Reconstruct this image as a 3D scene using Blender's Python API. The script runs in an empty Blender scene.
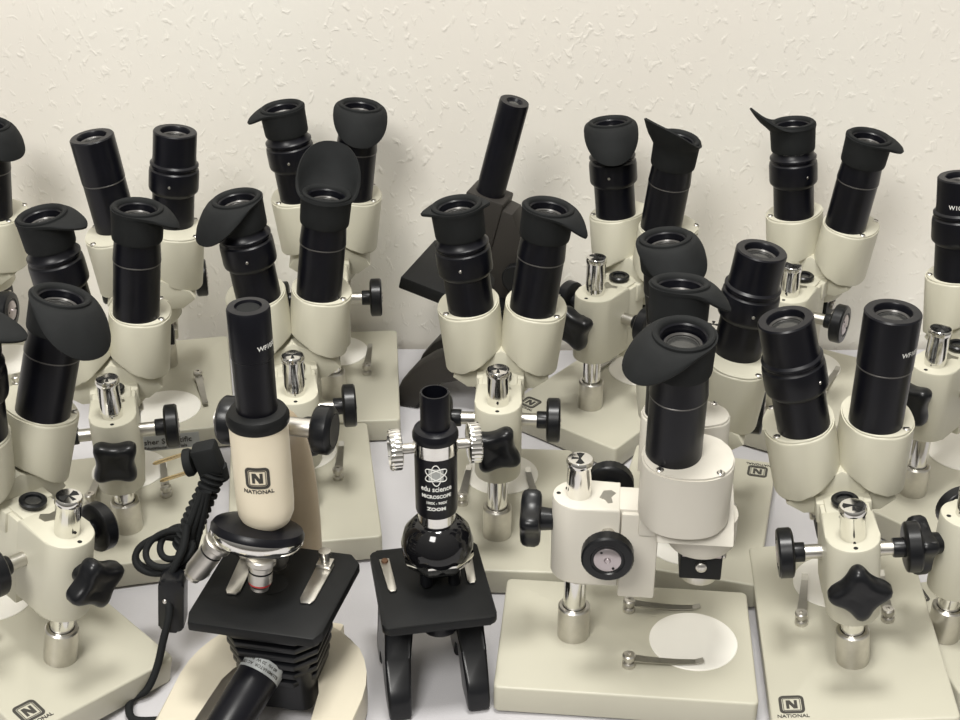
import bpy, bmesh, math, random
from mathutils import Matrix, Vector
PI = math.pi
R = math.radians
random.seed(4)
S = 0.001                      # everything below is written in millimetres
TZ = 0.75                      # height of the table top in metres
C = bpy.context.scene.collection

# ------------------------------------------------------------------ materials
def mat(name, col, rough=0.5, metal=0.0, spec=0.5, var=0.0, vscale=40, bump=0.0, bscale=300, coat=0.0, alpha=None, trans=0.0, rvar=0.0):
    m = bpy.data.materials.new(name); m.use_nodes = True
    nt = m.node_tree; b = nt.nodes['Principled BSDF']
    b.inputs['Base Color'].default_value = (*col, 1)
    b.inputs['Roughness'].default_value = rough
    b.inputs['Metallic'].default_value = metal
    b.inputs['Specular IOR Level'].default_value = spec
    b.inputs['Coat Weight'].default_value = coat
    b.inputs['Transmission Weight'].default_value = trans
    tc = nt.nodes.new('ShaderNodeTexCoord')
    if var:
        n = nt.nodes.new('ShaderNodeTexNoise'); n.inputs['Scale'].default_value = vscale
        n.inputs['Detail'].default_value = 4
        r = nt.nodes.new('ShaderNodeValToRGB')
        r.color_ramp.elements[0].position = 0.3; r.color_ramp.elements[1].position = 0.7
        r.color_ramp.elements[0].color = (*[c * (1 - var) for c in col], 1)
        r.color_ramp.elements[1].color = (*[min(1, c * (1 + var * .6)) for c in col], 1)
        nt.links.new(tc.outputs['Object'], n.inputs['Vector'])
        nt.links.new(n.outputs['Fac'], r.inputs['Fac'])
        nt.links.new(r.outputs['Color'], b.inputs['Base Color'])
        if rvar:
            mr = nt.nodes.new('ShaderNodeMapRange')
            mr.inputs['To Min'].default_value = rough - rvar; mr.inputs['To Max'].default_value = rough + rvar
            nt.links.new(n.outputs['Fac'], mr.inputs['Value']); nt.links.new(mr.outputs['Result'], b.inputs['Roughness'])
    if bump:
        n2 = nt.nodes.new('ShaderNodeTexNoise'); n2.inputs['Scale'].default_value = bscale
        bp = nt.nodes.new('ShaderNodeBump'); bp.inputs['Strength'].default_value = bump
        bp.inputs['Distance'].default_value = 0.0005
        nt.links.new(tc.outputs['Object'], n2.inputs['Vector'])
        nt.links.new(n2.outputs['Fac'], bp.inputs['Height']); nt.links.new(bp.outputs['Normal'], b.inputs['Normal'])
    return m

M = dict(
    enamel=mat('beige enamel', (.56, .54, .44), .42, var=.05, vscale=14, bump=.05, bscale=900),
    enamel_w=mat('pale cream enamel', (.63, .60, .53), .42, var=.04, vscale=14),
    base=mat('beige base enamel', (.49, .472, .385), .42, var=.06, vscale=9, bump=.06, bscale=700),
    cream=mat('warm cream enamel', (.84, .755, .59), .38, var=.04, vscale=20),
    plate=mat('white stage plastic', (.84, .82, .76), .45, var=.03, vscale=20),
    black=mat('black glossy enamel', (.004, .0042, .007), .33, spec=.3, var=.2, vscale=60, rvar=.05),
    gloss=mat('black gloss plastic', (.005, .005, .006), .08, spec=.5),
    body=mat('black satin', (.006, .0065, .007), .5, spec=.25, var=.2, vscale=60),
    rubber=mat('black rubber', (.011, .012, .0125), .75, spec=.22, var=.25, vscale=50, bump=.1, bscale=1500),
    knob=mat('black knob plastic', (.006, .0065, .008), .3, spec=.35, var=.2, vscale=40),
    grey=mat('dark grey enamel', (.028, .025, .022), .5, spec=.3, var=.1, vscale=30),
    violet=mat('dark violet anodised', (.018, .015, .019), .45, spec=.3, var=.15, vscale=30),
    chrome=mat('chrome', (.78, .77, .74), .12, 1.0, var=.05, vscale=120, rvar=.04),
    satin=mat('satin metal', (.62, .60, .56), .34, 1.0, var=.08, vscale=150, rvar=.06),
    steel=mat('clip steel', (.42, .41, .38), .3, 1.0, var=.1, vscale=100),
    brass=mat('brass', (.78, .62, .36), .25, 1.0),
    lens=mat('coated lens glass', (.035, .035, .034), .16, 0, .5),
    lensring=mat('lens ring', (.13, .125, .12), .35, .5),
    ink=mat('dark ink', (.045, .042, .035), .6),
    white=mat('white ink', (.75, .75, .72), .6),
    lightink=mat('grey ink', (.38, .39, .38), .6),
    silver=mat('silver label', (.42, .44, .44), .45, .3, var=.1, vscale=80),
    pink=mat('knob face metal', (.50, .45, .46), .3, .9, var=.05, vscale=80),
    cream_base=mat('cream base enamel', (.61, .56, .445), .42, var=.06, vscale=16),
    tan=mat('tan enamel', (.52, .42, .29), .4, var=.12, vscale=25),
    red=mat('red ring', (.5, .03, .03), .4),
    redspot=mat('dull red mark', (.4, .08, .05), .6),
    hole_reflect=mat('dark recess and cap reflection', (.006, .006, .006), .8),
    rust=mat('rusty rivet', (.12, .06, .03), .6, .3),
)
# clear plastic
def clear():
    m = mat('clear plastic', (.9, .92, .92), .05, trans=.9); return m
M['clear'] = clear()

# textured wall paper
def wall_mat():
    m = bpy.data.materials.new('woodchip wallpaper'); m.use_nodes = True
    nt = m.node_tree; b = nt.nodes['Principled BSDF']
    b.inputs['Roughness'].default_value = .75
    tc = nt.nodes.new('ShaderNodeTexCoord')
    mp = nt.nodes.new('ShaderNodeMapping'); nt.links.new(tc.outputs['Object'], mp.inputs['Vector'])
    mp.inputs['Rotation'].default_value = (0, .5, 0)
    n = nt.nodes.new('ShaderNodeTexNoise'); n.inputs['Scale'].default_value = 135; n.inputs['Detail'].default_value = 3; n.inputs['Distortion'].default_value = .5
    n2 = nt.nodes.new('ShaderNodeTexNoise'); n2.inputs['Scale'].default_value = 11; n2.inputs['Detail'].default_value = 3
    mp.inputs['Scale'].default_value = (1, 1, .7)
    for k in (n, n2): nt.links.new(mp.outputs['Vector'], k.inputs['Vector'])
    r = nt.nodes.new('ShaderNodeValToRGB'); r.color_ramp.elements[0].position = .57; r.color_ramp.elements[1].position = .78
    nt.links.new(n.outputs['Fac'], r.inputs['Fac'])
    add = nt.nodes.new('ShaderNodeMath'); add.operation = 'MULTIPLY_ADD'; add.inputs[1].default_value = .5
    nt.links.new(n2.outputs['Fac'], add.inputs[0]); nt.links.new(r.outputs['Color'], add.inputs[2])
    bp = nt.nodes.new('ShaderNodeBump'); bp.inputs['Strength'].default_value = .3; bp.inputs['Distance'].default_value = .0018
    nt.links.new(add.outputs[0], bp.inputs['Height']); nt.links.new(bp.outputs['Normal'], b.inputs['Normal'])
    n3 = nt.nodes.new('ShaderNodeTexNoise'); n3.inputs['Scale'].default_value = 3.2; nt.links.new(tc.outputs['Object'], n3.inputs['Vector'])
    r3 = nt.nodes.new('ShaderNodeValToRGB')
    r3.color_ramp.elements[0].position = .35; r3.color_ramp.elements[1].position = .65
    r3.color_ramp.elements[0].color = (.80, .762, .695, 1); r3.color_ramp.elements[1].color = (.82, .80, .735, 1)
    nt.links.new(n3.outputs['Fac'], r3.inputs['Fac']); nt.links.new(r3.outputs['Color'], b.inputs['Base Color'])
    return m
M['wall'] = wall_mat()
M['floor'] = mat('grey floor', (.25, .23, .2), .6, var=.2, vscale=5)
M['wood'] = mat('table wood', (.35, .22, .12), .5, var=.3, vscale=8)
def cloth_mat():
    m = mat('white cloth', (.50, .49, .505), .85, var=.04, vscale=6, bump=.3, bscale=1200); return m
M['cloth'] = cloth_mat()

# ------------------------------------------------------------------ mesh helpers (mm)
def nb(): return bmesh.new()
def xf(vs, m):
    if m is not None:
        for v in vs: v.co = m @ v.co
def lathe(bm, prof, seg=40, m=None, caps=True, mi=0, smooth=True, rf=None):
    rings = []
    for (r, z) in prof:
        if r < 1e-4: rings.append([bm.verts.new((0, 0, z))])
        else:
            rings.append([bm.verts.new(((r * (rf(2*PI*i/seg, r, z) if rf else 1)) * math.cos(2*PI*i/seg), (r * (rf(2*PI*i/seg, r, z) if rf else 1)) * math.sin(2*PI*i/seg), z)) for i in range(seg)])
    fs = []
    for a, b in zip(rings, rings[1:]):
        for i in range(seg):
            j = (i + 1) % seg
            if len(a) == 1 and len(b) == 1: continue
            if len(a) == 1: f = bm.faces.new((a[0], b[j], b[i]))
            elif len(b) == 1: f = bm.faces.new((a[i], a[j], b[0]))
            else: f = bm.faces.new((a[i], a[j], b[j], b[i]))
            fs.append(f)
    if caps:
        if len(rings[0]) > 1: fs.append(bm.faces.new(list(reversed(rings[0]))))
        if len(rings[-1]) > 1: fs.append(bm.faces.new(rings[-1]))
    for f in fs: f.material_index = mi; f.smooth = smooth
    xf({v for r in rings for v in r}, m)
    return fs
def prism(bm, pts, z0, z1, m=None, bev=0, seg=2, mi=0, ztop=None, zbot=None):
    lo = [bm.verts.new((x, y, zbot(x, y) if zbot else z0)) for x, y in pts]
    hi = [bm.verts.new((x, y, ztop(x, y) if ztop else z1)) for x, y in pts]
    n = len(pts)
    fs = [bm.faces.new(list(reversed(lo))), bm.faces.new(hi)]
    for i in range(n):
        j = (i + 1) % n; fs.append(bm.faces.new((lo[i], lo[j], hi[j], hi[i])))
    for f in fs: f.material_index = mi
    vs = set(lo) | set(hi)
    if bev:
        es = {e for f in fs[:2] for e in f.edges}
        if n <= 8: es |= {e for f in fs for e in f.edges}
        r = bmesh.ops.bevel(bm, geom=list(es), offset=bev, segments=seg, profile=.5, affect='EDGES', clamp_overlap=True)
        vs = {v for f in fs if f.is_valid for v in f.verts} | {v for f in r['faces'] for v in f.verts}
        for f in r['faces']: f.material_index = mi
    xf(vs, m)
def box(bm, c, s, m=None, bev=0, mi=0, seg=2):
    x, y, z = c; a, b, h = s[0]/2, s[1]/2, s[2]/2
    prism(bm, [(x-a, y-b), (x+a, y-b), (x+a, y+b), (x-a, y+b)], z-h, z+h, m, bev, seg, mi)
def sweep(bm, path, r, seg=12, mi=0, flat=None, m=None, caps=True):
    """round (or w x h) section along a path"""
    P = [Vector(p) for p in path]; rings = []
    up = Vector((0, 0, 1)); prev = None
    for i, p in enumerate(P):
        t = (P[min(i+1, len(P)-1)] - P[max(i-1, 0)]).normalized()
        if prev is None:
            a = t.cross(up)
            if a.length < .1: a = t.cross(Vector((1, 0, 0)))
        else: a = prev - t * prev.dot(t)
        a.normalize(); prev = a; b = a.cross(t).normalized()
        rr = r(i/(len(P)-1)) if callable(r) else r
        ra, rb = (rr, rr) if flat is None else (rr, rr*flat)
        rings.append([bm.verts.new(p + a*ra*math.cos(2*PI*k/seg) + b*rb*math.sin(2*PI*k/seg)) for k in range(seg)])
    for A, B in zip(rings, rings[1:]):
        for k in range(seg):
            f = bm.faces.new((A[k], A[(k+1) % seg], B[(k+1) % seg], B[k])); f.smooth = True; f.material_index = mi
    if caps:
        bm.faces.new(list(reversed(rings[0]))).material_index = mi; bm.faces.new(rings[-1]).material_index = mi
    xf({v for r_ in rings for v in r_}, m)
def spline(pts, n=8):
    P = [Vector(p) for p in pts]; P = [2*P[0]-P[1]] + P + [2*P[-1]-P[-2]]; out = []
    for i in range(1, len(P)-2):
        for k in range(n):
            t = k/n; a, b, c, d = P[i-1:i+3]
            out.append(.5*((2*b) + (c-a)*t + (2*a-5*b+4*c-d)*t*t + (3*b-a-3*c+d)*t**3))
    out.append(P[-2]); return out
def arc(cx, cy, r, a0, a1, n):
    return [(cx + r*math.cos(R(a0+(a1-a0)*i/n)), cy + r*math.sin(R(a0+(a1-a0)*i/n))) for i in range(n+1)]
def rrect(w, h, r, n=5, cx=0, cy=0):
    a, b = w/2-r, h/2-r
    return arc(cx+a, cy-b, r, -90, 0, n) + arc(cx+a, cy+b, r, 0, 90, n) + arc(cx-a, cy+b, r, 90, 180, n) + arc(cx-a, cy-b, r, 180, 270, n)
def T(x=0, y=0, z=0): return Matrix.Translation((x, y, z))
def RX(a): return Matrix.Rotation(R(a), 4, 'X')
def RY(a): return Matrix.Rotation(R(a), 4, 'Y')
def RZ(a): return Matrix.Rotation(R(a), 4, 'Z')
def along(p, d):
    """matrix with local z along d, origin at p"""
    return T(*p) @ Vector(d).to_track_quat('Z', 'Y').to_matrix().to_4x4()

MESH = {}
def mesh(name, bm, mats, auto=True):
    bmesh.ops.recalc_face_normals(bm, faces=bm.faces)
    for v in bm.verts: v.co *= S
    me = bpy.data.meshes.new(name); bm.to_mesh(me); bm.free()
    for m in (mats if isinstance(mats, (list, tuple)) else [mats]): me.materials.append(M[m])
    if auto:
        me.polygons.foreach_set('use_smooth', [True]*len(me.polygons))
        me.set_sharp_from_angle(angle=R(38))
    return me
def part(name, key, build, mats, parent, m=None, label=None):
    """part object; meshes with the same key are shared between copies"""
    if key is None or key not in MESH:
        bm = nb(); build(bm); me = mesh(name, bm, mats)
        if key is not None: MESH[key] = me
    else: me = MESH[key]
    o = bpy.data.objects.new(name, me); C.objects.link(o)
    if parent is not None: o.parent = parent
    if m is not None:
        mm = m.copy(); mm.translation = mm.translation * S
        o.matrix_local = mm
    if label: o['label'] = label
    return o
def thing(name, label, cat, x, y, z=0, rz=0, group=None, tilt=0):
    o = bpy.data.objects.new(name, None); C.objects.link(o)
    o.empty_display_size = .02
    o.matrix_world = T(x*S, y*S, TZ + z*S) @ RY(tilt) @ RZ(rz)
    o['label'] = label; o['category'] = cat
    if group: o['group'] = group
    return o

# lettering as real thin meshes
TXT = {}
def text_bm(bm, s, size, thick=.25, cx=0, cy=0, bold=0, cyl=None, mi=0, m=None, squash=1):
    k = (s, size, bold)
    if k not in TXT:
        cu = bpy.data.curves.new('lettering', 'FONT'); cu.body = s; cu.size = size; cu.align_x = 'CENTER'; cu.align_y = 'CENTER'
        cu.offset = bold; cu.resolution_u = 2
        o = bpy.data.objects.new('lettering_tmp', cu); C.objects.link(o)
        bpy.context.view_layer.update()
        me = o.evaluated_get(bpy.context.evaluated_depsgraph_get()).to_mesh()
        TXT[k] = ([tuple(v.co) for v in me.vertices], [tuple(p.vertices) for p in me.polygons])
        o.evaluated_get(bpy.context.evaluated_depsgraph_get()).to_mesh_clear()
        bpy.data.objects.remove(o); bpy.data.curves.remove(cu)
    vs, ps = TXT[k]; vv = []
    for x, y, z in vs:
        x = x*squash + cx; y = y + cy
        if cyl: p = (cyl*math.sin(x/cyl), -cyl*math.cos(x/cyl), y)
        else: p = (x, y, 0)
        vv.append(bm.verts.new(p))
    fs = []
    for p in ps:
        try: f = bm.faces.new([vv[i] for i in p]); f.material_index = mi; fs.append(f)
        except ValueError: pass
    if fs and thick:
        r = bmesh.ops.extrude_face_region(bm, geom=fs)
        nv = [e for e in r['geom'] if isinstance(e, bmesh.types.BMVert)]
        for v in nv:
            if cyl:
                d = Vector((v.co.x, v.co.y, 0)).normalized(); v.co += d*thick
            else: v.co.z += thick
        vv += nv
    xf(vv, m)
def emblem(bm, w=15, cyl=None, words='NATIONAL', m=None):
    """rounded square frame with an N, word below"""
    tmp = nb()
    def ring(w0, w1, r0, r1, z=0.3):
        def dense(q):
            o = []
            for i in range(len(q)):
                (x, y), (X, Y) = q[i], q[(i+1) % len(q)]; k = 6 if math.hypot(X-x, Y-y) > w*.3 else 1
                o += [(x+(X-x)*j/k, y+(Y-y)*j/k) for j in range(k)]
            return o
        a = dense(rrect(w0, w0, r0, 4)); b = dense(rrect(w1, w1, r1, 4))
        A = [tmp.verts.new((x, y, z)) for x, y in a]; B = [tmp.verts.new((x, y, z)) for x, y in b]
        A0 = [tmp.verts.new((x, y, 0)) for x, y in a]; B0 = [tmp.verts.new((x, y, 0)) for x, y in b]
        n = len(a)
        for i in range(n):
            j = (i+1) % n
            tmp.faces.new((A[i], A[j], B[j], B[i])); tmp.faces.new((A0[i], A0[j], A[j], A[i])); tmp.faces.new((B[i], B[j], B0[j], B0[i]))
    ring(w, w*.76, w*.2, w*.10)
    ring(w*.69, w*.64, w*.05, w*.03)
    # the N
    h = w*.46; t = w*.12
    for x0 in (-w*.22, w*.22-t): 
        for q in range(3): prism(tmp, [(x0, -h/2+q*h/3), (x0+t, -h/2+q*h/3), (x0+t, -h/2+(q+1)*h/3), (x0, -h/2+(q+1)*h/3)], 0, .3)
    prism(tmp, [(w*.22-t*1.3, -h/2), (w*.22, -h/2), (-w*.22+t*1.3, h/2), (-w*.22, h/2)], 0, .32)
    text_bm(tmp, words, w*.25, .3, 0, -w*.66, bold=.004*w)
    me = bpy.data.meshes.new('t')
    for v in tmp.verts:
        x, y, z = v.co
        if cyl: v.co = ((cyl+z)*math.sin(x/cyl), -(cyl+z)*math.cos(x/cyl), y)
    if m is not None: xf(tmp.verts, m)
    tmp.to_mesh(me); tmp.free(); bm.from_mesh(me); bpy.data.meshes.remove(me)

# ------------------------------------------------------------------ stereo microscope
BH = 21                                      # height of the base plate
def b_base(near, far):
    return lambda bm: prism(bm, rrect(116, near+far, 4, 4, 0, (far-near)/2), 0, BH, bev=1.5, seg=3)
def b_socket(bm):
    lathe(bm, [(0, BH-.5), (10.9, BH-.5), (10.9, BH+24.5), (10, BH+25.6), (8, BH+25.8), (8, BH+22), (0, BH+22)], 36)
def b_post(bm):
    lathe(bm, [(0, BH+20), (7.6, BH+20), (7.6, BH+141-3), (7.2, BH+140), (0, BH+140)], 36)
def b_cap(bm):
    z = BH + 122
    lathe(bm, [(7.65, z-6), (8.0, z-6), (8.0, z-5), (8.0, z+16), (8.7, z+17), (8.7, z+20.2), (7.9, z+21.3), (5, z+21.5), (0, z+21.5)], 36, caps=False)
def b_capreflect(bm):  # flat dark wedges, painted reflections on the chrome cap
    pts = [(-.5, .5), (-5.6, 2.6), (-6.6, 0), (-5.8, -2.4), (-.5, -.6), (-1.2, -5.4), (1.4, -5.6), (.5, -.6), (5.6, -2.6), (6.4, .6), (5.2, 2.8), (.5, .5)]
    prism(bm, pts, BH+143.4, BH+143.7)
def b_pinhole(bm): lathe(bm, [(0, 0), (.9, 0), (.9, .5), (0, .5)], 10, T(0, -8.05, BH+120) @ RX(90))
def b_block(bm):
    pts = arc(0, 0, 17, 180, 360, 16) + [(17, 27), (-17, 27)]
    prism(bm, pts, BH+56, BH+116, bev=1.6)
def b_slider(bm):
    box(bm, (0, 40, BH+80), (32, 24, 66), bev=1.4)
    box(bm, (0, 34, BH+104), (26, 20, 22), bev=1)
def b_bridge(bm):
    # sloped body under the two ocular housings
    y0, y1 = 50, 98
    pts = [(-36, 107), (-25, 99), (25, 99), (36, 107), (32, 114), (13, 124), (0, 131), (-13, 124), (-32, 114)]
    prism(bm, pts, y0, y1, Matrix(((1,0,0,0),(0,0,1,0),(0,1,0,BH),(0,0,0,1))), bev=1.2)
    box(bm, (0, 54, BH+106), (36, 30, 16), bev=1.5)
def b_turret(bm):
    lathe(bm, [(0, 0), (20, 0), (23, 4), (23, 24), (0, 24)], 40, T(0, 80, BH+84))
def b_slide_box(bm):
    box(bm, (0, 0, 0), (29, 27, 24), T(0, 81, BH+76), bev=1)
def b_slide_plate(bm):
    for sx in (-1, 1): box(bm, (0, 0, 0), (2, 25, 6), T(sx*14.3, 81, BH+85), bev=.4)
def b_slide_screw(bm):
    for sx in (-1, 1): lathe(bm, [(0, 0), (3.6, 0), (3.6, 2.6), (2.6, 3.4), (0, 3.6)], 18, T(sx*14.4, 81, BH+75) @ RY(90*sx))
    lathe(bm, [(0, 0), (3.6, 0), (3.6, 2.6), (2.6, 3.4), (0, 3.6)], 18, T(0, 94.5, BH+75) @ RX(-90))
def b_objlens(bm):
    lathe(bm, [(0, 0), (12, 0), (12.5, 1.5), (12.5, 8), (0, 8)], 32, T(0, 81, BH+57))
def b_ring(bm):
    lathe(bm, [(5.4, 0), (8.6, 0), (8.8, 2.4), (7.6, 3.4), (5.6, 2.8), (5.4, 0)], 32, T(0, 36, BH+112.6), caps=False)
def b_ringglass(bm):
    lathe(bm, [(0, 0), (5.6, 0), (5.6, 1.0), (0, 1.6)], 24, T(0, 36, BH+112.6))
def b_housing(bm, s=1):
    # oval can, underside rising to the inside
    n = 40; pts = []
    for i in range(n):
        a = 2*PI*i/n; c, q = math.cos(a), math.sin(a); e = 2/2.25
        pts.append((23.3*math.copysign(abs(c)**e, c), 28.5*math.copysign(abs(q)**e, q)))
    def zb(x, y):
        u = -s*x + 7      # distance to the inside
        return -47 + (.50*max(0, u)) + .0012*y*y
    prism(bm, pts, 0, 0, bev=1.5, seg=3, zbot=zb)
def b_lid(bm):
    n = 40; pts = []
    for i in range(n):
        a = 2*PI*i/n; c, q = math.cos(a), math.sin(a); e = 2/2.25
        pts.append((22.5*math.copysign(abs(c)**e, c), 27.7*math.copysign(abs(q)**e, q)))
    prism(bm, pts, -.5, 1.4, bev=.8)
def b_hscrew(bm):
    lathe(bm, [(0, 0), (2.5, 0), (2.5, .6), (1.8, 1.2), (0, 1.3)], 14)
    box(bm, (0, 0, 1.3), (3.4, .8, .4), mi=1)
def b_tube(kind, cup):
    top = 81
    def f(bm):
        if kind == 'A':
            p = [(0, 0), (17.3, 0), (17.3, 42.4), (16.9, 42.8), (16.9, 43.3), (17.7, 43.7)]
            ru = 17.8
        else:
            p = [(0, 0), (17.2, 0), (17.2, 28), (20, 31), (20.4, 33), (20.4, 46), (20, 48.5), (18.8, 49.6), (18.8, 51), (19.7, 52), (19.7, 53.6), (18, 55)]
            ru = 17.6
        if cup: ru -= 1.2
        p += [(ru, 60), (ru, top-1), (ru-.8, top), (13.8 if cup else 12.1, top), (13.0 if cup else 11.5, top-.8), (12.6 if cup else 11.3, top-6), (0, top-6)]
        lathe(bm, p, 48)
    return f
def b_seam(bm): lathe(bm, [(17.35, 42.3), (17.55, 42.5), (17.55, 43.1), (17.35, 43.3)], 48, caps=False)
def b_lens(bm):
    lathe(bm, [(0, 0), (10, 0), (10, .3), (7, 1.3), (3.5, 1.9), (0, 2.1)], 32, T(0, 0, 75))
def b_lensring(bm): lathe(bm, [(9.6, 75), (11.2, 75), (11.2, 76.4), (10.3, 76.8), (9.6, 75.8)], 36, caps=False)
def b_dot(bm): lathe(bm, [(0, 0), (1.3, 0), (1.0, .5), (0, .6)], 12, T(0, -20.2, 39) @ RX(90))
def b_cup(flaps):
    """rubber eyecup; flaps = [(direction, length, half width in degrees, power, elevation, curl)]"""
    def f(bm):
        n = 72; rows = []
        prof = [(17.0, 60), (18.2, 59.6), (18.5, 61), (18.8, 70), (19.0, 77)]
        def ext(phi):
            L = 0; el = 0; cu = 0
            for d, l, w, pw, e, c in flaps:
                dd = (math.degrees(phi) - d + 180) % 360 - 180
                wt = math.exp(-(abs(dd)/w)**pw)*l
                if wt > L: L, el, cu = wt, e, c
            return L, el, cu
        def rim(phi, t, th):
            L, el, cu = ext(phi); L += .3
            k = L / (L+1.5)
            a = R(el*k); 
            # curved outwards then following the elevation
            r = 19.2 + L*(math.cos(a)*t**.8)
            z = 81 + L*math.sin(a)*(t**1.25)
            nx, nz = -math.sin(a), math.cos(a)
            return (r + nx*th, z + nz*th)
        cols = []
        for i in range(n):
            phi = 2*PI*i/n; pr = [(r, z) for r, z in prof]
            for t in (.15, .4, .65, .85, 1.0): pr.append(rim(phi, t, -1.0))
            for t in (1.0, .85, .65, .4, .15, 0): pr.append(rim(phi, t, 1.2 if t < 1 else .6))
            pr += [(18.5, 82.0), (18.2, 83.4), (17.2, 84.0), (15.4, 83.6), (14.2, 82.2), (13.8, 80.2)]
            cols.append([bm.verts.new((r*math.cos(phi), r*math.sin(phi), z)) for r, z in pr])
        for i in range(n):
            a, b = cols[i], cols[(i+1) % n]
            for k in range(len(a)-1): bm.faces.new((a[k], b[k], b[k+1], a[k+1])).smooth = True
    return f
def b_shaft(bm): lathe(bm, [(0, -36), (4.8, -36), (4.8, 36), (0, 36)], 24, T(0, 20, BH+90) @ RY(90))
def b_fknob(bm):
    def rf(a, r, z): return 1 + (.012 if r > 15.5 and int(a/(2*PI)*72+.5) % 2 else 0)
    lathe(bm, [(0, -7), (6.2, -7), (6.5, -6), (6.5, 0), (13.5, 0), (15.6, .8), (16.4, 1.8), (16.4, 9), (15.4, 10.3), (11, 10.6), (10.2, 9.8), (0, 9.8)], 72, rf=rf)
def b_fface(bm):
    lathe(bm, [(0, 9.4), (8.6, 9.4), (8.6, 10.3), (8, 10.7), (2.2, 10.6), (1.8, 10.2), (1.4, 11.2), (0, 11.3)], 32)
def b_fdots(bm):
    for a in (20, 200): lathe(bm, [(0, 10.4), (.9, 10.4), (.9, 10.9), (0, 10.9)], 8, T(7*math.cos(R(a)), 7*math.sin(R(a)), 0))
def b_star(bm):
    n = 64; H = [(-1, .80), (0, .93), (2.5, 1), (8, 1), (10.5, .95), (12, .84), (12.6, .62), (11.4, .3)]
    rings = []
    for z, k in H:
        ring = []
        for i in range(n):
            a = 2*PI*i/n
            r = (16.0 + 3.1*math.cos(4*a) + .5*math.cos(8*a)) * k
            ring.append(bm.verts.new((r*math.cos(a), r*math.sin(a), z)))
        rings.append(ring)
    for A, B in zip(rings, rings[1:]):
        for i in range(n): bm.faces.new((A[i], A[(i+1) % n], B[(i+1) % n], B[i]))
    bm.faces.new(list(reversed(rings[0]))); bm.faces.new(rings[-1])
    lathe(bm, [(0, -9), (7, -9), (8, 0), (0, 0)], 24)
def b_plate(bm): lathe(bm, [(0, BH-.2), (30, BH-.2), (30, BH+.5), (29.5, BH+.9), (0, BH+.9)], 64, T(0, 82, 0))
def b_plring(bm): lathe(bm, [(30.0, BH-.1), (30.7, BH-.1), (30.7, BH+.25), (30.0, BH+.25)], 64, T(0, 82, 0), caps=False)
def b_clip(bm):
    n = 10; w = lambda t: 3.4 - 1.2*t
    top = []
    for i in range(n+1):
        t = i/n; y = -2 + 52*t; z = 7.2 - 5.4*math.sin(min(1, t*1.15)*PI/2) + (1.6 if t > .97 else 0)
        top.append((y, z, w(t)))
    for (y, z, a), (y2, z2, b) in zip(top, top[1:]):
        v = [bm.verts.new(p) for p in ((-a, y, z), (a, y, z), (b, y2, z2), (-b, y2, z2), (-a, y, z+.8), (a, y, z+.8), (b, y2, z2+.8), (-b, y2, z2+.8))]
        for q in ((0, 1, 2, 3), (7, 6, 5, 4), (0, 4, 5, 1), (1, 5, 6, 2), (2, 6, 7, 3), (3, 7, 4, 0)): bm.faces.new([v[k] for k in q])
def b_cscrew(bm): lathe(bm, [(0, 0), (4.2, 0), (4.4, .6), (4.4, 3), (3.8, 3.8), (3, 4), (3, 6), (4.3, 6.6), (4.4, 9.2), (3.6, 10.2), (1.2, 10.4), (1, 9.4), (0, 9.4)], 24)
def b_sscrew(bm): lathe(bm, [(0, 0), (1.5, 0), (1.5, .15), (0, .15)], 12, T(0, -13, BH+116))
def b_notch(bm):
    # bare metal patch of the rack cover beside the lens ring
    prism(bm, [(-5, 16), (3, 13.5), (5, 17), (9, 19), (8, 22), (2, 21), (-3, 24), (-6, 21)], BH+116, BH+116.4)
def b_label_socket(bm): text_bm(bm, 'MICROZOOM', 3.1, .15, m=RZ(0) , cyl=None)
def word(s, size, cyl, z, cx=0, bold=.06):
    return lambda bm: text_bm(bm, s, size, .12, cx, z, bold, cyl)

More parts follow.
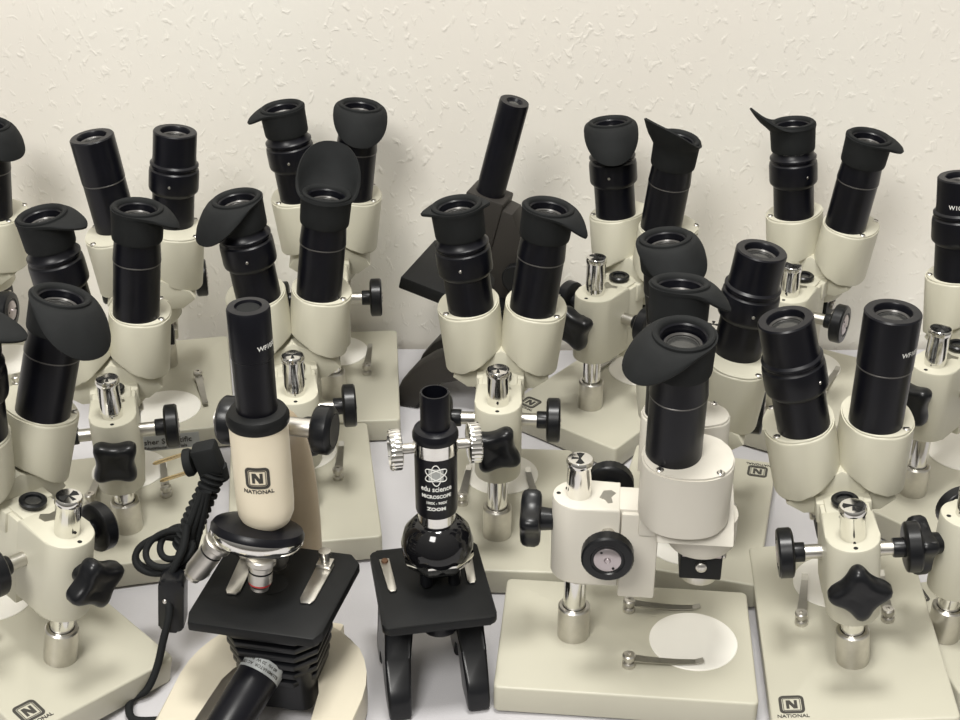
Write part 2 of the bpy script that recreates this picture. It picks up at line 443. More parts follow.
def stereo(label, x, y, yaw, lift=0, tilt=0, z=0, eyes=(None, None), enamel='enamel', star=45, group='beige stereo microscopes on the white cloth', base_logo=True, side=None, ring=True, ph=0, hl=0, kz=0, hy=0, ts=1, near=46, far=122, knobs=(1, 1)):
    t = thing('stereo_microscope', label, 'microscope', x, y, z, yaw, group, tilt)
    K = enamel
    b = part('base', 'base%d_%d' % (near, far), b_base(near, far), 'base', t)
    part('stage_plate', 'plate', b_plate, 'plate', b, label='round white stage plate')
    for sx in (-1, 1):
        a = [8, -4, 3, -7, 10][(int(x)+sx) % 5]
        c = part('stage_clip', 'clip', b_clip, 'steel', b, T(sx*29, 38, BH) @ RZ(sx*a*.9))
        part('clip_screw', 'cscrew', b_cscrew, 'satin', b, T(sx*29, 38, BH))
    if base_logo: part('emblem', 'emblem%d' % near, lambda bm: emblem(bm, 16, m=T(-44, -near+17, BH)), 'ink', b, label='dark NATIONAL emblem')
    if side:
        part('side_label', None, side, ['lightink', 'ink'], b)
    part('post_socket', 'socket', b_socket, 'satin', t)
    part('post', 'post', b_post, 'chrome', t, T(0, 0, min(0, ph)))
    cp = part('post_cap', 'cap', b_cap, 'chrome', t, T(0, 0, ph))
    part('cap_reflection', 'capreflect', b_capreflect, 'hole_reflect', cp)
    part('pin_hole', 'pinhole', b_pinhole, 'hole_reflect', cp)
    L = T(0, 0, lift)
    bl = part('focus_block', 'block'+K, b_block, K, t, L)
    part('set_screw', 'sscrew', b_sscrew, 'hole_reflect', bl)
    part('bare_patch', 'notch', b_notch, 'steel', bl)
    sl = part('focus_slider', 'slider'+K, b_slider, K, t, L)
    part('shaft', 'shaft', b_shaft, 'satin', t, L @ T(0, 0, kz))
    for sx in (-1, 1):
        if not knobs[(sx+1)//2]: continue
        k = part('focus_knob', 'fknob', b_fknob, 'knob', t, L @ T(sx*35, 20, BH+90+kz) @ RY(90*sx) @ RZ(random.uniform(0, 90)))
        part('knob_face', 'fface', b_fface, 'pink', k)
        part('face_hole', 'fdots', b_fdots, 'hole_reflect', k)
    part('clamp_knob', 'star', b_star, 'knob', t, L @ T(0, -25, BH+95) @ RX(90) @ RZ(star))
    part('head_bridge', 'bridge'+K, b_bridge, K, t, L)
    part('objective_turret', 'turret'+K, b_turret, K, t, L)
    ob = part('objective_box', 'slbox', b_slide_box, 'body', t, L)
    part('side_plate', 'slplate', b_slide_plate, 'pink', ob)
    part('screw', 'slscrew', b_slide_screw, 'satin', ob)
    part('objective_lens', 'objlens', b_objlens, 'satin', t, L)
    if ring:
        rg = part('lens_ring', 'ring', b_ring, 'knob', t, L @ T(0, 0, 4))
        part('glass', 'ringglass', b_ringglass, 'lens', rg)
    for s, e in ((-1, eyes[0]), (1, eyes[1])):
        ang = 7.2
        H = L @ T(s*25.5, 70+hy, BH+160+hl) @ RY(s*ang)
        h = part('ocular_housing', 'housing%d%s' % (s, K), lambda bm: b_housing(bm, s), K, t, H)
        part('lid', 'lid'+K, b_lid, K, h)
        for (sx, sy) in ((s*15.5, -17.5), (s*15.5, 19)):
            part('lid_screw', 'hscrew', b_hscrew, ['satin', 'hole_reflect'], h, T(sx, sy, 1.2))
        if e is None: e = dict(k='A')
        k = e['k']; cup = e.get('cup')
        tb = part('eyepiece', 'tube%s%d' % (k, bool(cup)), b_tube(k, bool(cup)), e.get('m', 'black'), t, L @ T(s*22.8, 61+hy, BH+161+hl) @ RY(s*ang) @ Matrix.Scale(ts, 4, (0, 0, 1)))
        if k == 'A': part('seam_ring', 'seam', b_seam, 'lensring', tb)
        else: part('index_dot', 'dot', b_dot, 'satin', tb, RZ(e.get('dot', 0) - yaw))
        part('lens', 'lens', b_lens, 'lens', tb)
        part('lens_ring', 'lensring', b_lensring, 'lensring', tb)
        if cup:
            part('eyecup', None, b_cup([(d - yaw, *r) for d, *r in cup]), 'rubber', tb)
        if e.get('txt'):
            part('lettering', None, word(e['txt'], 4.6, 17.7 if not cup else 16.6, e.get('tz', 62 if not cup else 55)), 'white', tb, RZ(e.get('ta', 0) - yaw))
    return t

# ------------------------------------------------------------------ the stereo microscopes
B, A = 'B', 'A'
WX = 'W10X/20'
# eyecup flap: (direction seen from above with 0 = right and 90 = towards the wall, length, half width, power, elevation, curl)
stereo('beige stereo microscope in front right corner, bare eyepieces, square emblem low on its base', 250, 719, -5, lift=-15, ph=-19, hl=0, near=58, far=128, tilt=-7.2, z=7.4,
       eyes=(dict(k=B, dot=40), dict(k=A, txt='WF10X', ta=38, tz=58)), star=4)
stereo('pale cream stereo microscope turned sideways, its empty base with two steel clips nearest the camera', 64, 753, -95.5, enamel='enamel_w', ring=False, hl=5, kz=8, hy=-4, ts=1.07, near=50, far=122,
       eyes=(dict(k=B, cup=[(-25, 17, 28, 1.6, -42, 0)]), dict(k=A, cup=[(207, 24, 54, 2.2, -46, 0)])), star=20, base_logo=False)
stereo('stereo microscope behind the sideways one, turned round, emblem upside down on its base', 176, 939, 165, lift=-6,
       eyes=(dict(k=B), dict(k=A, cup=[(289, 27, 64, 2.3, -62, 0)])))
stereo('stereo microscope in the middle behind the black toy microscope, pointed eyecups, black eyepieces', 13, 870, -3,
       eyes=(dict(k=B, dot=-8, cup=[(188, 7, 18, 1.5, -10, 0), (5, 5, 16, 1.5, -10, 0)]), dict(k=A, cup=[(-32, 18, 26, 1.4, -42, 0)])), star=60)
stereo('stereo microscope right of the monocular by the wall, left eyecup folded down, right standing up', 97, 1061, -39, lift=-6,
       eyes=(dict(k=B, dot=-15, cup=[(268, 30, 62, 2.2, -68, 0)]), dict(k=A, cup=[(220, 25, 72, 2.3, 64, 0)])), star=30)
stereo('stereo microscope by the wall at right, left eyecup with a tall pointed spike', 261, 1063, -31, lift=-8, ph=-8,
       eyes=(dict(k=B, dot=25, txt=WX, ta=-10, tz=59, cup=[(190, 26, 34, 1.8, 52, 0)]), dict(k=A, cup=[(-5, 12, 45, 2, -35, 0)])))
stereo('stereo microscope cut by the right edge, one bare lettered eyepiece, behind the front right one', 344, 927, -45, ph=3,
       eyes=(dict(k=B, dot=5, txt=WX, ta=-15, tz=61), dict(k=A)))
stereo('stereo microscope at the right edge with eyepieces out of view, star knob facing left', 318, 752, -80, lift=-15, near=16, star=30)
stereo('stereo microscope at back left, turned round, two bare eyepieces, lettering on side of its base', -291, 1137, 191, lift=4, base_logo=False,
       side=lambda bm: (box(bm, (0, 0, 0), (58, 15, .4), T(2, 122.1, 10.5) @ RX(-90)),
                        text_bm(bm, 'Fisher Scientific', 7.2, .3, 0, 1.4, .06, mi=1, m=T(2, 122.4, 10.5) @ Matrix(((-1,0,0,0),(0,0,1,0),(0,1,0,0),(0,0,0,1)))),
                        text_bm(bm, 'Educational Materials', 4.2, .3, 0, -4.4, .06, mi=1, m=T(2, 122.4, 10.5) @ Matrix(((-1,0,0,0),(0,0,1,0),(0,1,0,0),(0,0,0,1))))),
       eyes=(dict(k=B), dict(k=A, m='violet')))
stereo('stereo microscope left of centre by wall, small tab on left eyecup, drooping right eyecup', -130, 1079, 4, lift=-4, hl=8,
       eyes=(dict(k=B, cup=[(192, 13, 30, 1.8, -34, 0)]), dict(k=A, cup=[(278, 28, 63, 2.2, -64, 0)])), base_logo=False)
stereo('stereo microscope behind the cream monocular one, right eyecup flap standing straight up', -138, 904, 8, lift=-12, ph=-7, hl=6,
       eyes=(dict(k=B, dot=5, cup=[(218, 28, 60, 2.3, -56, 0)]), dict(k=A, dot=0, cup=[(92, 34, 66, 2.4, 68, 0)])), star=50)
stereo('stereo microscope second from the left edge, star knob facing front, eyecup tails pointing right', -269, 878, 12, lift=-16, ph=-12, hl=5, ts=1.05, far=108,
       eyes=(dict(k=B, dot=0, cup=[(-18, 17, 32, 1.6, -24, 0)]), dict(k=A, txt=WX, ta=-22, tz=54, cup=[(-16, 15, 28, 1.5, -28, 0)])), star=40)
stereo('stereo microscope in front left corner, wide drooping eyecup, corner of its base towards the camera', -281, 716, 50, tilt=10.5, z=12, lift=-13, ph=-13, hl=3,
       eyes=(dict(k=B, dot=-10, cup=[(2, 17, 30, 1.6, -24, 0)]), dict(k=A, txt='W10X', ta=-12, tz=51, cup=[(-42, 31, 60, 2.3, -52, 0)])), star=15)
stereo('stereo microscope at the far left edge by the wall, one eyepiece with bulging eyecup', -450, 1062, -5, lift=-5,
       eyes=(dict(k=A), dict(k=A, cup=[(-30, 24, 66, 2.4, -62, 0)])))

# ------------------------------------------------------------------ cream compound microscope
n = thing('compound_microscope', 'warm cream monocular microscope with black stage, bellows lamp housing and NATIONAL emblem', 'microscope', -133, 718, 0, -11)
def f(bm):
    out = [(-62, -92), (-62, -20)] + [(-62*math.cos(R(a)), -20+72*math.sin(R(a))) for a in range(10, 171, 10)] + [(62, -20), (62, -92)] + \
          [(37, -95), (36, -20)] + [(34*math.cos(R(a)), -20+34*math.sin(R(a))) for a in range(20, 161, 20)] + [(-36, -20), (-37, -95)]
    prism(bm, out, 0, 24, bev=3, seg=3)
part('horseshoe_base', None, f, 'cream_base', n)
def f(bm): sweep(bm, spline([(0, 44, 20), (0, 56, 60), (0, 60, 105), (0, 54, 150), (0, 38, 185), (0, 14, 200)], 8), lambda t: 14.5 - 2*t, 20)
part('arm', None, f, 'tan', n)
def f(bm): lathe(bm, [(0, 139), (11, 140), (15, 143), (17.3, 149), (17.8, 156), (17.8, 214), (0, 214)], 48)
bt = part('body_tube', None, f, 'cream', n)
part('emblem', None, lambda bm: emblem(bm, 15, cyl=17.85, m=RZ(10) @ T(0, 0, 184)), 'ink', bt, label='dark NATIONAL emblem')
part('collar', None, lambda bm: lathe(bm, [(0, 213), (18.2, 213), (19, 214.5), (19, 218), (17.4, 221), (14, 222.5), (0, 222.5)], 48), 'body', n)
ey = part('eyepiece_tube', None, lambda bm: lathe(bm, [(0, 222), (12.3, 222), (12.3, 258), (12.7, 258.5), (12.7, 289), (12, 290.5), (8, 290.8), (7.4, 289), (0, 289)], 48), 'black', n)
part('lens', None, lambda bm: lathe(bm, [(0, 289.2), (6.6, 289.2), (6.6, 289.6), (0, 290)], 24), 'rubber', ey)
part('lettering', None, lambda bm: text_bm(bm, 'WF10X', 4.2, .12, 0, 268, .05, 12.75), 'white', ey, RZ(66))
part('shaft', None, lambda bm: lathe(bm, [(0, -34), (6, -34), (6, 38), (0, 38)], 28, T(-2, 22, 198) @ RY(90)), 'satin', n)
for sx in (-1, 1):
    k = part('focus_knob', 'nknob', lambda bm: lathe(bm, [(0, 0), (11, 0), (14, 1.2), (15, 3), (15, 10.5), (13.5, 12.4), (11.4, 13.2), (10.6, 12.6), (0, 12.6)], 72, rf=lambda a, r, z: 1 + (.02 if r > 14.5 and int(a/(2*PI)*72+.5) % 2 else 0)), 'knob', n, T(27 if sx > 0 else -20, 22, 198) @ RY(90*sx))
    part('knob_face', 'nkf', lambda bm: lathe(bm, [(0, 12.6), (10.5, 12.6), (10.2, 13.2), (0, 13.2)], 32), 'black', k)
# nosepiece, leaning towards the arm
NM = T(-6, -2, 134) @ RX(-21) @ RY(6)
no = part('nosepiece', None, lambda bm: lathe(bm, [(0, 7), (14, 7), (22, 5), (28, 3.4), (29.5, 1), (29.5, -1.5), (0, -1.5)], 48), 'black', n, NM)
part('chrome_rim', None, lambda bm: lathe(bm, [(0, -15), (15, -15), (27, -9), (29.6, -3.6), (29.2, -1.4), (0, -1.4)], 48), 'chrome', no)
def objective(L, red):
    def g(bm):
        lathe(bm, [(0, 0), (8.5, 0), (9.4, .8), (9.4, 4), (8.2, 5), (7.4, 6), (7.4, 9.4)], 32, caps=False)
        lathe(bm, [(7.4, 9.4), (6.9, 9.6), (6.9, 10.4), (7.6, 10.6)], 32, caps=False, mi=1)
        lathe(bm, [(7.6, 10.6), (7.6, L-6), (7.2, L-5.8)], 32, caps=False)
        lathe(bm, [(7.2, L-5.8), (7.2, L-4.6)], 32, caps=False, mi=2 if red else 0)
        lathe(bm, [(7.2, L-4.6), (6.4, L-3), (5.6, L-2), (5.6, L), (2.5, L), (0, L-1.2)], 32, caps=False)
    return g
for (px, py, pz, d, L, red) in ((-20, -10, -9, (-.58, .22, -1), 34, False), (9, -14, -11, (.0, .32, -1), 24, True), (6, 18, -9, (.1, .6, -1), 24, False)):
    part('objective', None, objective(L, red), ['satin', 'hole_reflect', 'red'], n, NM @ along((px, py, pz), d))
# stage
def f(bm): prism(bm, [(-40, -46), (41, -47), (45, -39), (49, 32), (41, 41), (-36, 42), (-42, 36), (-43, -36)], 84, 91, bev=1.2)
st = part('stage', None, f, 'body', n)
part('light_hole', None, lambda bm: lathe(bm, [(0, 0), (10, 0), (10, .3), (0, .3)], 32, T(0, 0, 91)), 'hole_reflect', st)
for sx, rz in ((-24, 3), (28, -2)):
    def f(bm):
        prism(bm, [(-5.4, 4), (5.4, 4), (4.8, -34), (3, -38), (-3, -38), (-4.8, -34)], 91.6, 92.6, bev=.2)
        box(bm, (0, 2, 94), (10, 9, 3), bev=.6)
    c = part('stage_clip', 'nclip', f, 'satin', st, T(sx, 22, 0) @ RZ(rz))
    part('clip_screw', 'nclips', lambda bm: lathe(bm, [(0, 95), (3, 95), (3, 100), (4, 101), (4, 104), (0, 104.5)], 20, T(0, 2, 0)), 'satin', c)
# finned lamp housing under the stage
def f(bm):
    for i in range(6):
        w = 33 - 1.1*i; z = 77 - 8*i
        pts = [(-w, -w+12), (-w+12, -w), (w-12, -w), (w, -w+12), (w, w-12), (w-12, w), (-w+12, w), (-w, w-12)]
        prism(bm, pts, z-4.6, z, bev=1.2)
    prism(bm, rrect(50, 50, 8), 12, 83)
part('finned_lamp_housing', None, f, 'knob', n, T(4, -2, 0))
LM = along((0, -24, 46), (-.28, -.84, -.42))
lp = part('lamp_barrel', None, lambda bm: lathe(bm, [(0, -6), (13, -6), (13.8, -4), (13.8, 58), (12, 61), (0, 61)], 40), 'black', n, LM)
def f(bm):
    lathe(bm, [(13.9, 1), (14.1, 1), (14.1, 10), (13.9, 10)], 40, caps=False)
sl_ = part('silver_label', None, f, 'silver', lp)
def f(bm):
    for z, s_ in ((7.2, 'ILLUMINATOR  AC 120V'), (3.8, '60 Hz  20 W  BULB')):
        text_bm(bm, s_, 2.9, .1, 0, z, .05, 14.15)
part('label_lettering', None, f, 'ink', sl_, RZ(160))
part('foot', None, lambda bm: [box(bm, (sx*0, 44, 12), (60, 14, 22), bev=2) for sx in (1,)], 'cream', n)

# power cord with its plug, cord bundle, loops and inline switch
pc = thing('power_cord', 'black power cord with two-pin plug, bundled beside the cream microscope', 'power cord', -186, 750, 0, 0)
def f(bm): 
    sweep(bm, spline([(-8, 10, 108), (-10, 2, 96), (-16, -4, 84), (-22, -8, 70), (-20, -18, 56), (-24, -26, 40), (-29, -32, 22), (-36, -38, 8), (-46, -44, 4), (-40, -62, 4), (-16, -64, 5), (2, -70, 5), (16, -78, 6), (24, -88, 12)], 8), 2.6, 12)
part('cable', None, f, 'rubber', pc)
def f(bm):
    for k, (cx, cz, rx, rz, a) in enumerate(((-22, 88, 17, 8, 18), (-26, 82, 21, 9, 12), (-18, 90, 13, 6, 30), (-30, 80, 17, 6.5, 8))):
        pts = []
        for i in range(37):
            t = 2*PI*i/36
            pts.append(Vector((cx + rx*math.cos(t)*math.cos(R(a)) - rz*math.sin(t)*math.sin(R(a)), 10 + k*2 + 9*math.sin(t), cz + rx*math.cos(t)*math.sin(R(a)) + rz*math.sin(t)*math.cos(R(a)))))
        sweep(bm, pts, 2.3, 10)
part('cord_loops', None, f, 'rubber', pc)
def f(bm):   # wound bundle
    P = spline([(-14, 16, 84), (-8, 18, 98), (-2, 20, 112), (5, 24, 126), (10, 28, 138)], 10)
    sweep(bm, P, lambda t: 7 + 1.6*math.sin(t*2*PI*13), 20)
    for k in range(3): sweep(bm, spline([(-18+5*k, 8+3*k, 78), (-8+4*k, 10+2*k, 104), (3+2*k, 16, 130)], 8), 2.4, 10)
part('wound_bundle', None, f, 'rubber', pc)
def f(bm):
    box(bm, (0, 0, 0), (17, 15, 22), bev=3)
    lathe(bm, [(0, 8), (8, 8), (9.5, 10), (9.5, 13), (0, 13.5)], 24, RY(-90) @ T(0, 0, 2))
    lathe(bm, [(0, 0), (5, 0), (6.5, 10), (0, 12)], 20, T(4, 0, -18))
pl = part('plug', None, f, 'rubber', pc, T(6, 30, 147) @ RY(-14))
for dz in (-7, 7):
    part('plug_pin', 'pin', lambda bm: lathe(bm, [(0, 0), (1.4, 0), (1.4, 21), (.5, 23), (0, 23)], 14, RY(-90)), 'brass', pl, T(-14, 0, dz) @ RY(-6))
def f(bm): prism(bm, rrect(17, 44, 5, 5), -7, 7, Matrix(((1,0,0,0),(0,0,-1,0),(0,1,0,0),(0,0,0,1))), bev=2)
sw = part('inline_switch', None, f, 'knob', pc, T(-19, -8, 59) @ RY(6))
part('switch_screw', None, lambda bm: lathe(bm, [(0, 0), (1.8, 0), (1.2, .8), (0, .9)], 14, T(-4, -7.1, 4) @ RX(90)), 'satin', sw)

# ------------------------------------------------------------------ black toy microscope
e = thing('toy_microscope', 'small black and chrome toy microscope printed edu science, on curved black legs', 'microscope', -28, 747, 0, 10)
for sx in (-1, 1):
    def f(bm, sx=sx):
        prof = [(-50, 0), (-51, 6), (-49, 15), (-44, 21), (-28, 32), (-12, 46), (0, 62), (4, 67.5), (24, 67.5), (26, 50), (26, 0), (6, 0), (4, 18), (-6, 24), (-18, 17), (-26, 0)]
        m = Matrix(((0, 0, 1, 0), (1, 0, 0, 0), (0, 1, 0, 0), (0, 0, 0, 1)))
        tmp = nb(); prism(tmp, prof, -9, 9, m, bev=2.6, seg=3)
        for v in tmp.verts:
            k = max(0, min(1, (67-v.co.z)/50)); v.co.x *= 1.2 - .35*k; v.co.x += sx*(20 + 6*math.sin(k*PI/2)) - 4 - 3*k ; v.co.x *= 1
        me = bpy.data.meshes.new('t'); tmp.to_mesh(me); tmp.free(); bm.from_mesh(me); bpy.data.meshes.remove(me)
    part('leg', None, f, 'knob', e)
def f(bm):
    box(bm, (0, 2, 57), (46, 40, 18), bev=4)
    box(bm, (0, 18, 44), (26, 16, 30), bev=3)
    sweep(bm, spline([(0, 26, 30), (0, 32, 70), (0, 32, 120), (0, 24, 160), (0, 10, 172)], 6), 7, 16)
part('arm', None, f, 'knob', e)
part('mirror_dish', None, lambda bm: lathe(bm, [(0, 0), (12, 2), (15, 8), (15.5, 12), (13, 12), (0, 8)], 32, T(0, -6, 36)), 'black', e)
def f(bm):
    pts = rrect(74, 84, 5, 5, -5, -5); prism(bm, pts, 68, 74, bev=1.4)
st = part('stage', None, f, 'body', e)
for sx in (-1, 1):
    c = part('stage_clip', 'eclip', lambda bm: prism(bm, [(-3.4, 3), (3.4, 3), (2.8, -30), (1.6, -33), (-1.6, -33), (-2.8, -30)], 74.6, 75.5, bev=.2), 'satin', st, T(sx*28-5, 22, 0) @ RZ(-sx*3))
    part('rivet', 'erivet', lambda bm: lathe(bm, [(0, 75), (2.6, 75), (2.2, 76.6), (0, 77)], 14), 'rust', c)
tm = RX(0)
part('nosepiece', None, lambda bm: lathe(bm, [(0, 86), (15, 86), (21, 92), (23.5, 99), (23.8, 104), (21.5, 113), (16.5, 119), (12.5, 122), (0, 122)], 40), 'gloss', e, tm)
part('clear_rim', None, lambda bm: lathe(bm, [(0, 82.5), (8, 82.5), (14, 83.5), (21.5, 90), (24.6, 96.5), (24.4, 99), (22.8, 95), (14.5, 86), (0, 86)], 8, caps=False, smooth=False), 'chrome', e, RZ(22.5))
for dx, dy, h in ((10, -7, 10), (-9, -9, 7), (0, 9, 8)):
    part('objective', None, lambda bm: lathe(bm, [(0, 85-h-2), (3.4, 85-h-2), (4.2, 85-h), (4.2, 86), (0, 86)], 20, T(dx, dy, 0)), 'knob', e)
part('lower_tube', None, lambda bm: lathe(bm, [(0, 118), (12.2, 118), (12.2, 134), (0, 134)], 40), 'chrome', e)
bt = part('body_tube', None, lambda bm: lathe(bm, [(0, 130), (13.2, 130), (13.6, 131.5), (13.6, 175), (0, 175)], 48), 'black', e)
def f(bm):
    Rr = 13.7; z0 = 164
    # pale square ground with crossing atom rings
    for i in range(8):
        for j in range(8):
            x0, x1 = -4.8+1.2*i, -3.6+1.2*i; y0, y1 = -4.8+1.2*j, -3.6+1.2*j
            vs = [bm.verts.new((Rr*math.sin(x/Rr), -Rr*math.cos(x/Rr), z0+y)) for x, y in ((x0, y0), (x1, y0), (x1, y1), (x0, y1))]
            bm.faces.new(vs).material_index = 1
    for a in (28, 92, 150):
        pts = []
        for i in range(41):
            t = 2*PI*i/40; x, y = 7.6*math.cos(t), 3.1*math.sin(t)
            X = x*math.cos(R(a)) - y*math.sin(R(a)); Y = x*math.sin(R(a)) + y*math.cos(R(a))
            pts.append(((Rr+.25)*math.sin(X/Rr), -(Rr+.25)*math.cos(X/Rr), z0+Y))
        sweep(bm, pts, .32, 6)
    text_bm(bm, 'edu science', 5.2, .15, 0, 153.5, .12, Rr, squash=.86)
    text_bm(bm, 'MICROSCOPE', 3.4, .15, 0, 147.8, .14, Rr, squash=.95)
    text_bm(bm, '100X - 900X', 2.6, .15, 0, 143, .08, Rr)
    text_bm(bm, 'ZOOM', 3.3, .15, 0, 138.4, .16, Rr, squash=1.2)
part('printed_logo', None, f, ['white', 'lightink'], bt, RZ(-8), label='white atom logo and edu science lettering')
part('chrome_band', None, lambda bm: lathe(bm, [(13.6, 174.5), (14.1, 175), (14.1, 185), (13.4, 185.5)], 48, caps=False), 'chrome', e)
part('tube_collar', None, lambda bm: lathe(bm, [(0, 183), (13.6, 183), (14.6, 185), (14.6, 188), (13.4, 191), (10.5, 192.5), (9, 192.5), (0, 192)], 48), 'black', e)
part('draw_tube', None, lambda bm: lathe(bm, [(9.3, 191), (9.3, 216), (8.9, 217), (7.9, 217), (7.9, 193), (0, 192.8)], 40, caps=False), 'black', e)
part('shaft', None, lambda bm: lathe(bm, [(0, -25), (3.4, -25), (3.4, 25), (0, 25)], 20, T(0, 4, 175) @ RY(90)), 'satin', e)
for sx in (-1, 1):
    part('focus_knob', 'eknob', lambda bm: lathe(bm, [(0, 0), (10, 0), (12.6, .8), (12.8, 1.6), (12.8, 7), (12.2, 8), (10.6, 8.2), (9.8, 6), (0, 5.4)], 64, rf=lambda a, r, z: 1 + (.035 if r > 12 and int(a/(2*PI)*64+.5) % 2 else 0)), 'chrome', e, T(sx*21, 4, 175) @ RY(90*sx))

# ------------------------------------------------------------------ old black monocular microscope by the wall
o = thing('monocular_microscope', 'old black monocular microscope by the wall, its thin tube leaning right', 'microscope', 12, 1106, 0, -109)
for sx in (-1, 1):
    def f(bm, sx=sx):
        prof = [(-78, 0), (-80, 14), (-75, 26), (-64, 40), (-48, 52), (-26, 61), (0, 66), (14, 62), (18, 0), (2, 0), (-4, 26), (-20, 36), (-40, 30), (-56, 14), (-60, 0)]
        m = Matrix(((0, 0, 1, 0), (1, 0, 0, 0), (0, 1, 0, 0), (0, 0, 0, 1)))
        tmp = nb(); prism(tmp, prof, -11, 11, m, bev=2.5, seg=2)
        for v in tmp.verts: v.co.x += sx*(14 + 12*max(0, min(1, -v.co.y/60)))
        me = bpy.data.meshes.new('t'); tmp.to_mesh(me); tmp.free(); bm.from_mesh(me); bpy.data.meshes.remove(me)
    part('leg', None, f, 'grey', o)
PV = T(0, 0, 60) @ RX(-14) @ T(0, 0, -60)
part('joint', None, lambda bm: lathe(bm, [(0, -24), (15, -24), (15, 24), (0, 24)], 32, T(0, 4, 60) @ RY(90)), 'grey', o)
def f(bm):
    prof = [(8, 50), (22, 60), (20, 120), (8, 165), (-12, 192), (-54, 196), (-56, 150), (-30, 146), (-10, 130), (-6, 100), (-8, 60)]
    prism(bm, prof, -13, 13, Matrix(((0, 0, 1, 0), (1, 0, 0, 0), (0, 1, 0, 0), (0, 0, 0, 1))), bev=2)
    box(bm, (0, -38, 168), (30, 34, 62), bev=2)
part('limb', None, f, 'grey', o, PV)
part('side_badge', None, lambda bm: prism(bm, rrect(22, 34, 10, 6), 0, .6, T(-15.1, -38, 180) @ RY(-90)), 'silver', o, PV)
def f(bm): box(bm, (0, -40, 108), (84, 92, 12), bev=1.5)
part('stage', None, f, 'body', o, PV)
tb = part('eyepiece_tube', None, lambda bm: lathe(bm, [(0, 150), (12.4, 150), (12.4, 281), (12, 283), (7, 283), (5.6, 281), (0, 281)], 40, T(0, -38, 0)), 'black', o, PV)
part('lens', None, lambda bm: lathe(bm, [(0, 281.2), (4, 281.2), (0, 282)], 20, T(0, -38, 0)), 'lens', tb)
part('objective', None, lambda bm: lathe(bm, [(0, 122), (6, 122), (8, 128), (9, 156), (0, 156)], 28, T(0, -38, 0)), 'satin', o, PV)
for sx in (-1, 1):
    part('focus_knob', 'oknob', lambda bm: lathe(bm, [(0, 0), (12, 0), (13, 2), (13, 9), (12, 10), (0, 10)], 40), 'knob', o, PV @ T(sx*12, 8, 140) @ RY(90*sx))

# ------------------------------------------------------------------ table, cloth, room
def plain(name, bm, m, kind=None, label=None, cat=None):
    for v in bm.verts: v.co *= S
    bmesh.ops.recalc_face_normals(bm, faces=bm.faces)
    me = bpy.data.meshes.new(name); bm.to_mesh(me); bm.free(); me.materials.append(M[m])
    ob = bpy.data.objects.new(name, me); C.objects.link(ob)
    if kind: ob['kind'] = kind
    if label: ob['label'] = label; ob['category'] = cat
    return ob
WY = 1214
bm = nb()
x0, x1, y0, y1 = -1100, 1100, 420, 1206
nx, ny = 150, 90
def hz(x, y):
    a = 0
    for (k, dx, dy, p) in ((.9, .021, .008, 0), (.6, -.013, .030, 2), (.5, .045, -.02, 1), (.35, .07, .055, 4)):
        a += k*math.sin(x*dx + y*dy + p)
    return min(-.15, -1.6 + .55*a)
g = [[bm.verts.new((x0+(x1-x0)*i/nx, y0+(y1-y0)*j/ny, 0)) for i in range(nx+1)] for j in range(ny+1)]
for r_ in g:
    for v in r_: v.co.z = hz(v.co.x, v.co.y) + TZ/S
for j in range(ny):
    for i in range(nx): bm.faces.new((g[j][i], g[j][i+1], g[j+1][i+1], g[j+1][i])).smooth = True
# front and side drops
for edge, d in (([g[0][i] for i in range(nx+1)], (0, -1)), ([g[j][0] for j in range(ny+1)], (-1, 0)), ([g[j][nx] for j in range(ny+1)], (1, 0))):
    prev = edge
    for k in range(1, 5):
        cur = [bm.verts.new((v.co.x + d[0]*(4 + 2*k + 5*math.sin(q*.35)*k/4), v.co.y + d[1]*(4 + 2*k + 5*math.sin(q*.35)*k/4), TZ/S - 70*k)) for q, v in enumerate(edge)]
        for a in range(len(cur)-1): bm.faces.new((prev[a], prev[a+1], cur[a+1], cur[a])).smooth = True
        prev = cur
plain('tablecloth', bm, 'cloth', None, 'white cloth with faint creases under all the microscopes', 'tablecloth')
tt = thing('table', 'long table pushed against the wall under the white cloth', 'table', 0, 810, -TZ/S)
part('table_top', None, lambda bm: box(bm, (0, 0, TZ/S-4-14), (2180, 770, 28), bev=2), 'wood', tt)
for sx in (-1, 1):
    for sy in (-1, 1): part('leg', 'tleg', lambda bm: box(bm, (0, 0, (TZ/S-32)/2), (50, 50, TZ/S-32), bev=2), 'wood', tt, T(sx*1020, sy*330, 0))
bm = nb(); box(bm, (0, -400, -30), (6000, 3240, 60)); plain('floor', bm, 'floor', 'structure')
bm = nb(); box(bm, (0, WY+60, 1350), (6000, 120, 2700)); plain('wall_back', bm, 'wall', 'structure')

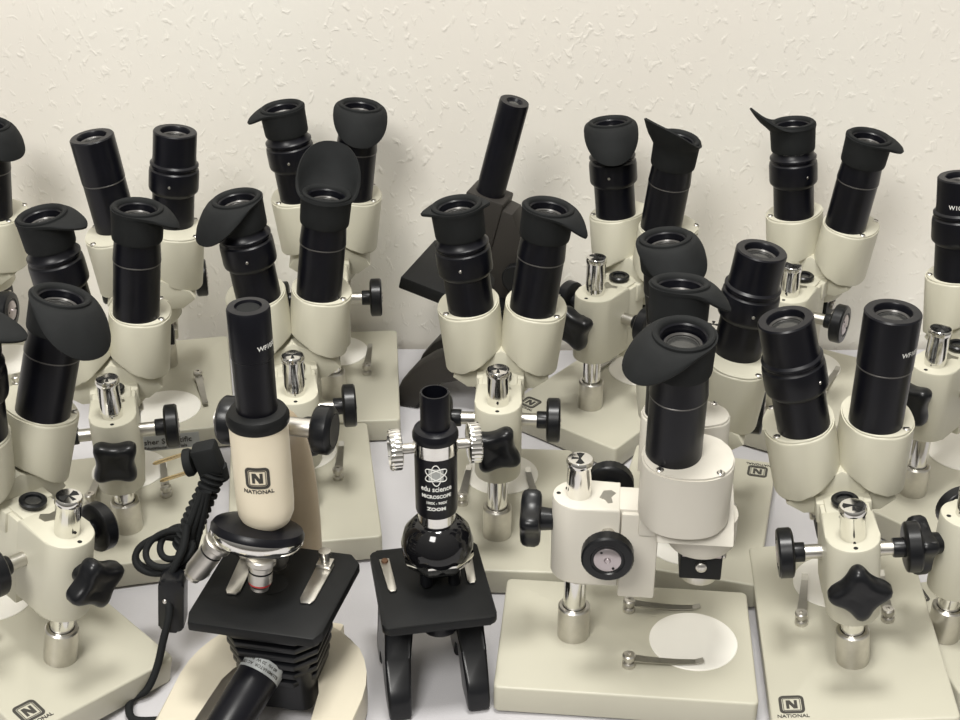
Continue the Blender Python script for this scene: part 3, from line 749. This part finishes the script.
# ------------------------------------------------------------------ light: ceiling panels and an ambient gradient added for fill and dark chrome streaks
def area(name, loc, tgt, sx, sy, p, col):
    l = bpy.data.lights.new(name, 'AREA'); l.shape = 'RECTANGLE'; l.size = sx; l.size_y = sy; l.energy = p; l.color = col
    ob = bpy.data.objects.new(name, l); C.objects.link(ob); ob.location = loc
    ob.rotation_euler = (Vector(tgt) - Vector(loc)).to_track_quat('-Z', 'Y').to_euler()
area('ceiling_light', (.05, .62, 2.65), (.05, .85, .75), .34, .34, 25, (1, .985, .945))
area('ceiling_light_front', (-.55, -.7, 2.6), (0, 1.0, .9), .7, .7, 40, (1, .98, .935))
w = bpy.data.worlds.new('room'); bpy.context.scene.world = w; w.use_nodes = True
nt = w.node_tree; bg = nt.nodes['Background']
tc = nt.nodes.new('ShaderNodeTexCoord'); sp = nt.nodes.new('ShaderNodeSeparateXYZ')
nt.links.new(tc.outputs['Generated'], sp.inputs['Vector'])
rp = nt.nodes.new('ShaderNodeValToRGB'); mr = nt.nodes.new('ShaderNodeMapRange')
mr.inputs['From Min'].default_value = -1; mr.inputs['From Max'].default_value = 1
nt.links.new(sp.outputs['Z'], mr.inputs['Value']); nt.links.new(mr.outputs['Result'], rp.inputs['Fac'])
el = rp.color_ramp.elements
el[0].position = .3; el[0].color = (.10, .09, .08, 1)
el[1].position = .95; el[1].color = (.80, .77, .70, 1)
for p_, c_ in ((.5, (.26, .25, .235, 1)), (.66, (.40, .385, .355, 1))):
    q = el.new(p_); q.color = c_
nt.links.new(rp.outputs['Color'], bg.inputs['Color']); bg.inputs['Strength'].default_value = .88

# ------------------------------------------------------------------ camera
cam = bpy.data.cameras.new('camera'); cam.sensor_width = 36; cam.lens = 1400/960*36
co = bpy.data.objects.new('camera', cam); C.objects.link(co)
co.location = (0, 0, TZ + .650); co.rotation_euler = (R(90-28.8), 0, 0); cam.clip_start = .01
sc = bpy.context.scene; sc.camera = co
sc.view_settings.view_transform = 'Standard'; sc.view_settings.look = 'None'
sc.view_settings.gamma = 1; sc.view_settings.use_curve_mapping = False
sc.view_settings.exposure = -0.08
bpy.context.view_layer.update()
